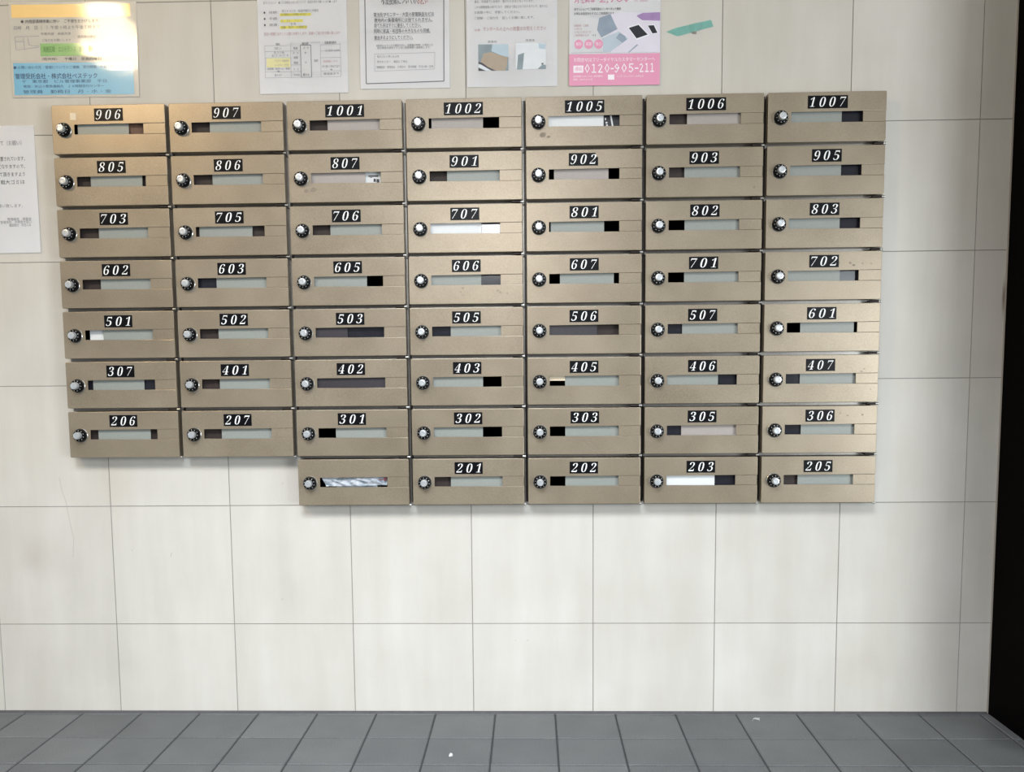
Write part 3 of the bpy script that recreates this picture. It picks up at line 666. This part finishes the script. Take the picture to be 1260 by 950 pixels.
# --- notice with two photographs
n = Notice('photo_notice', 'white notice with two small photographs side by side', 0.0045, 1.820, 0.212, 0.298, M_PAPER, 1.720, 0.000240, 0.000234, 0.004, 0.002)
for s_, u0, u1, v in (('最近、共用廊下に私物が　置かれたままになっています。', 78, 655, 24), ('これは避難経路の妨げになり　消防法で禁止されておりますので、速やかに', 78, 792, 76), ('お部屋の中に　移動してください。', 76, 520, 127), ('ご理解・ご協力を　宜しくお願い致します。', 76, 660, 182)):
    n.text(s_, u0, u1, v, 26, M_TXTG)
n.text('注意　', 72, 132, 296, 22, M_TXTR); n.text('マンホールの上への放置はお控えください', 160, 776, 288, 40, M_TXTR, 0.004)
n.text('改善前', 205, 295, 410, 22, M_TXTG); n.text('改善後', 575, 665, 402, 22, M_TXTG)
M_PH1 = mat('photo_grey_blue', (128, 142, 148), .4, var=.25, scale=45); M_PH2 = mat('photo_cardboard', (164, 148, 128), .4, var=.12, scale=60)
M_PH3 = mat('photo_pale', (214, 218, 222), .4, var=.06, scale=40); M_PH4 = mat('photo_dark', (58, 56, 62), .4, var=.3, scale=60); M_PH5 = mat('photo_pale_blue', (176, 194, 206), .4, var=.08, scale=50)
ph = n.rect('photo', 112, 434, 406, 690, M_PH1, .0004)
for pts, m_ in (([(250, 434), (406, 434), (406, 560), (330, 540), (240, 500)], M_PH5), ([(165, 520), (235, 510), (400, 562), (390, 640), (372, 690), (300, 690), (250, 682), (130, 610)], M_PH2),
                ([(112, 600), (112, 625), (250, 690), (285, 690), (210, 655), (150, 612)], M_PH4), ([(112, 622), (140, 630), (240, 690), (190, 690), (112, 655)], M_PH3), ([(112, 660), (180, 690), (112, 690)], M_PH4)):
    o = n.poly('photo_subject', pts, m_, .00055 + .00008 * len(ph.children)); o.parent = ph
n2_ = n.rect('photo', 478, 426, 772, 680, M_PH3, .0004)
for pts, m_ in (([(700, 430), (768, 440), (768, 490), (705, 480)], M_PH5), ([(500, 540), (560, 520), (545, 680), (490, 680)], M_PH1), ([(735, 640), (772, 640), (772, 680), (690, 680)], M_PH1), ([(730, 622), (748, 622), (748, 638), (730, 638)], M_PH4)):
    o = n.poly('photo_subject', pts, m_, .00055 + .00008 * len(n2_.children)); o.parent = n2_
n.done()

# --- pink flyer
n = Notice('pink_flyer', 'white and pink flyer with pictured laptop and large phone number', 0.2445, 1.820, 0.2115, 0.299, M_PAPER, 1.7165, 0.000217, 0.000213, 0.004, 0.0025)
n.rect('pink_panel', 0, 585, 974, 920, M_PINK, .00035)
n.rect('picture_backdrop', 420, 152, 972, 575, M_PALEP, .00035)
n.text('月額料金', 55, 278, 22, 52, M_TXTP, .02); n.text('2,980', 322, 645, 6, 96, M_TXTP, .01); n.text('円（税込）', 700, 840, 22, 44, M_TXTP)
n.text('全マンションでご利用可能なインターネット無料', 52, 552, 112, 28, M_TXT, .006); n.text('お申込み当日からすぐに ご利用頂けます', 52, 480, 158, 28, M_TXT, .006)
for s_, u1, v in (('初期費用・工事費', 205, 285), ('０円で', 135, 320), ('つなぐだけで', 235, 354), ('ご利用頂けます', 210, 388)): n.text(s_, 52, u1, v, 24, M_TXTR)
n.text('※１', 250, 288, 386, 24)
for k, s_ in enumerate(('無料', '高速', '安心')):
    cu = 102 + 107 * k; o = n.poly('round_badge', [(cu + 47 * math.cos(-2 * PI * i / 28), 480 + 50 * math.sin(-2 * PI * i / 28)) for i in range(28)], M_PINK, .0005); n.text(s_, cu - 30, cu + 30, 480, 36, M_TXTW)
M_LAP = mat('print_laptop_grey', (142, 156, 172), .45, var=.25, scale=30); M_LAP2 = mat('print_laptop_pale', (182, 194, 206), .45, var=.12, scale=40); M_SCR = mat('print_black_screen', (22, 22, 30), .4); M_WD = mat('print_white', (232, 232, 238), .5)
n.poly('picture', [(735, 180), (790, 158), (972, 155), (972, 245), (780, 235), (720, 190)], M_PURP, .0005)
n.poly('picture', [(320, 205), (440, 165), (518, 325), (345, 410), (300, 330)], M_LAP, .0005); n.poly('picture', [(355, 420), (535, 350), (635, 428), (440, 565), (365, 560)], M_LAP2, .0005); n.poly('picture', [(540, 365), (600, 400), (615, 440), (570, 470), (500, 420)], M_LAP, .0006)
n.poly('picture', [(622, 303), (748, 272), (858, 396), (722, 446)], M_WD, .0005); n.poly('picture', [(638, 315), (742, 284), (842, 388), (722, 427)], M_SCR, .0006)
n.poly('picture', [(832, 285), (912, 280), (958, 378), (890, 388)], M_WD, .0005); n.poly('picture', [(842, 293), (905, 290), (945, 372), (892, 378)], M_SCR, .0006)
n.poly('picture', [(632, 572), (642, 578), (740, 497), (728, 488)], M_LAP, .0006)
n.rules('thin_rule', [(20, 572, 450, 566)], M_LINE, 4)
n.text('お問合せはフリーダイヤルカスタマーセンターへ', 50, 920, 648, 44, M_TXTW)
for s_, u0, u1 in (('０１２０', 168, 434), ('９０５', 487, 694), ('２１１', 756, 912)): n.text(s_, u0, u1, 742, 112, M_TXTW, .012, .0007, .555)
n.rules('number_dashes', [(446, 742, 480, 742), (706, 742, 745, 742)], M_TXTW, 13)
n.rect('phone_badge', 45, 706, 152, 782, M_TXTW, .0006); n.text('通話', 60, 138, 744, 44, M_PINK, 0, .0009)
n.text('受付時間 10:00〜19:00（年中無休）', 45, 360, 822, 22, M_TXTW); n.text('インターネットからのお申込み', 510, 800, 826, 22, M_TXTW); n.text('携帯・PHSからも可', 45, 250, 856, 22, M_TXTW)
n.rect('web_badge', 418, 805, 486, 860, M_TXTW, .0006)
n.done()

# --- strip of teal tape
M_TEAL = mat('teal_masking_tape', (160, 216, 206), .6, var=.1, scale=90)
bm = bmesh.new()
top = [(-.052, .000), (-.030, .0085), (.000, .0145), (.012, .0165), (.030, .0205), (.051, .0250)]
bot = [(-.026, -.0105), (-.010, -.0065), (.004, -.0030), (.013, -.001), (.031, .0040), (.057, .0100)]
ys = [-.0006, -.0008, -.0014, -.0042, -.0012, -.0008]
fr = []
for (a, b, y) in zip(top, bot, ys): fr.append((bm.verts.new((a[0], y, a[1])), bm.verts.new((b[0], y, b[1]))))
for p, q in zip(fr, fr[1:]): bm.faces.new((p[1], q[1], q[0], p[0]))
bmesh.ops.solidify(bm, geom=bm.faces[:], thickness=-.0004)
o = obj('tape_strip', mesh('tape_strip', bm, M_TEAL), None, (.522, 0, 1.639)); tag(o, 'torn strip of teal tape on the tiles beside the pink flyer', 'tape')
bm = bmesh.new(); xcyl(bm, -.004, .004, -.0022, 0, .0022); o2 = obj('hook_stub', mesh('hook_stub', bm, mat('grey_stub', (150, 142, 132), .5), 40), o, (.013, 0, -.0035))

# ------------------------------------------------------------------ litter on the floor
bm = bmesh.new(); ring = []
for i in range(15):
    a = -0.5 + 4.2 * i / 14; r = .0068 + .0012 * math.sin(i)
    c, s_ = math.cos(a), math.sin(a)
    ring.append((bm.verts.new((r * c * 1.2, r * s_, .0004 + .001 * abs(s_))), bm.verts.new((r * c * 1.25, r * s_ * 1.1, max(.002, .0045 + .0025 * c)))))
for p, q in zip(ring, ring[1:]): bm.faces.new((p[0], q[0], q[1], p[1]))
bmesh.ops.solidify(bm, geom=bm.faces[:], thickness=.0012)
o = obj('plastic_scrap', mesh('plastic_scrap', bm, M_STRIPW, 50), None, (.693, -.053, 0)); tag(o, 'small curled white plastic scrap on the floor tiles by the wall', 'scrap')
bm = bmesh.new(); prism(bm, [(-.004, 0), (.004, .001), (.003, .004), (-.001, .006), (-.004, .003)], -.004, .003)
o = obj('paper_chip', mesh('paper_chip', bm, M_STRIPW), None, (-.035, -.268, 0)); tag(o, 'tiny white chip on a grey floor tile near the bottom edge', 'chip')
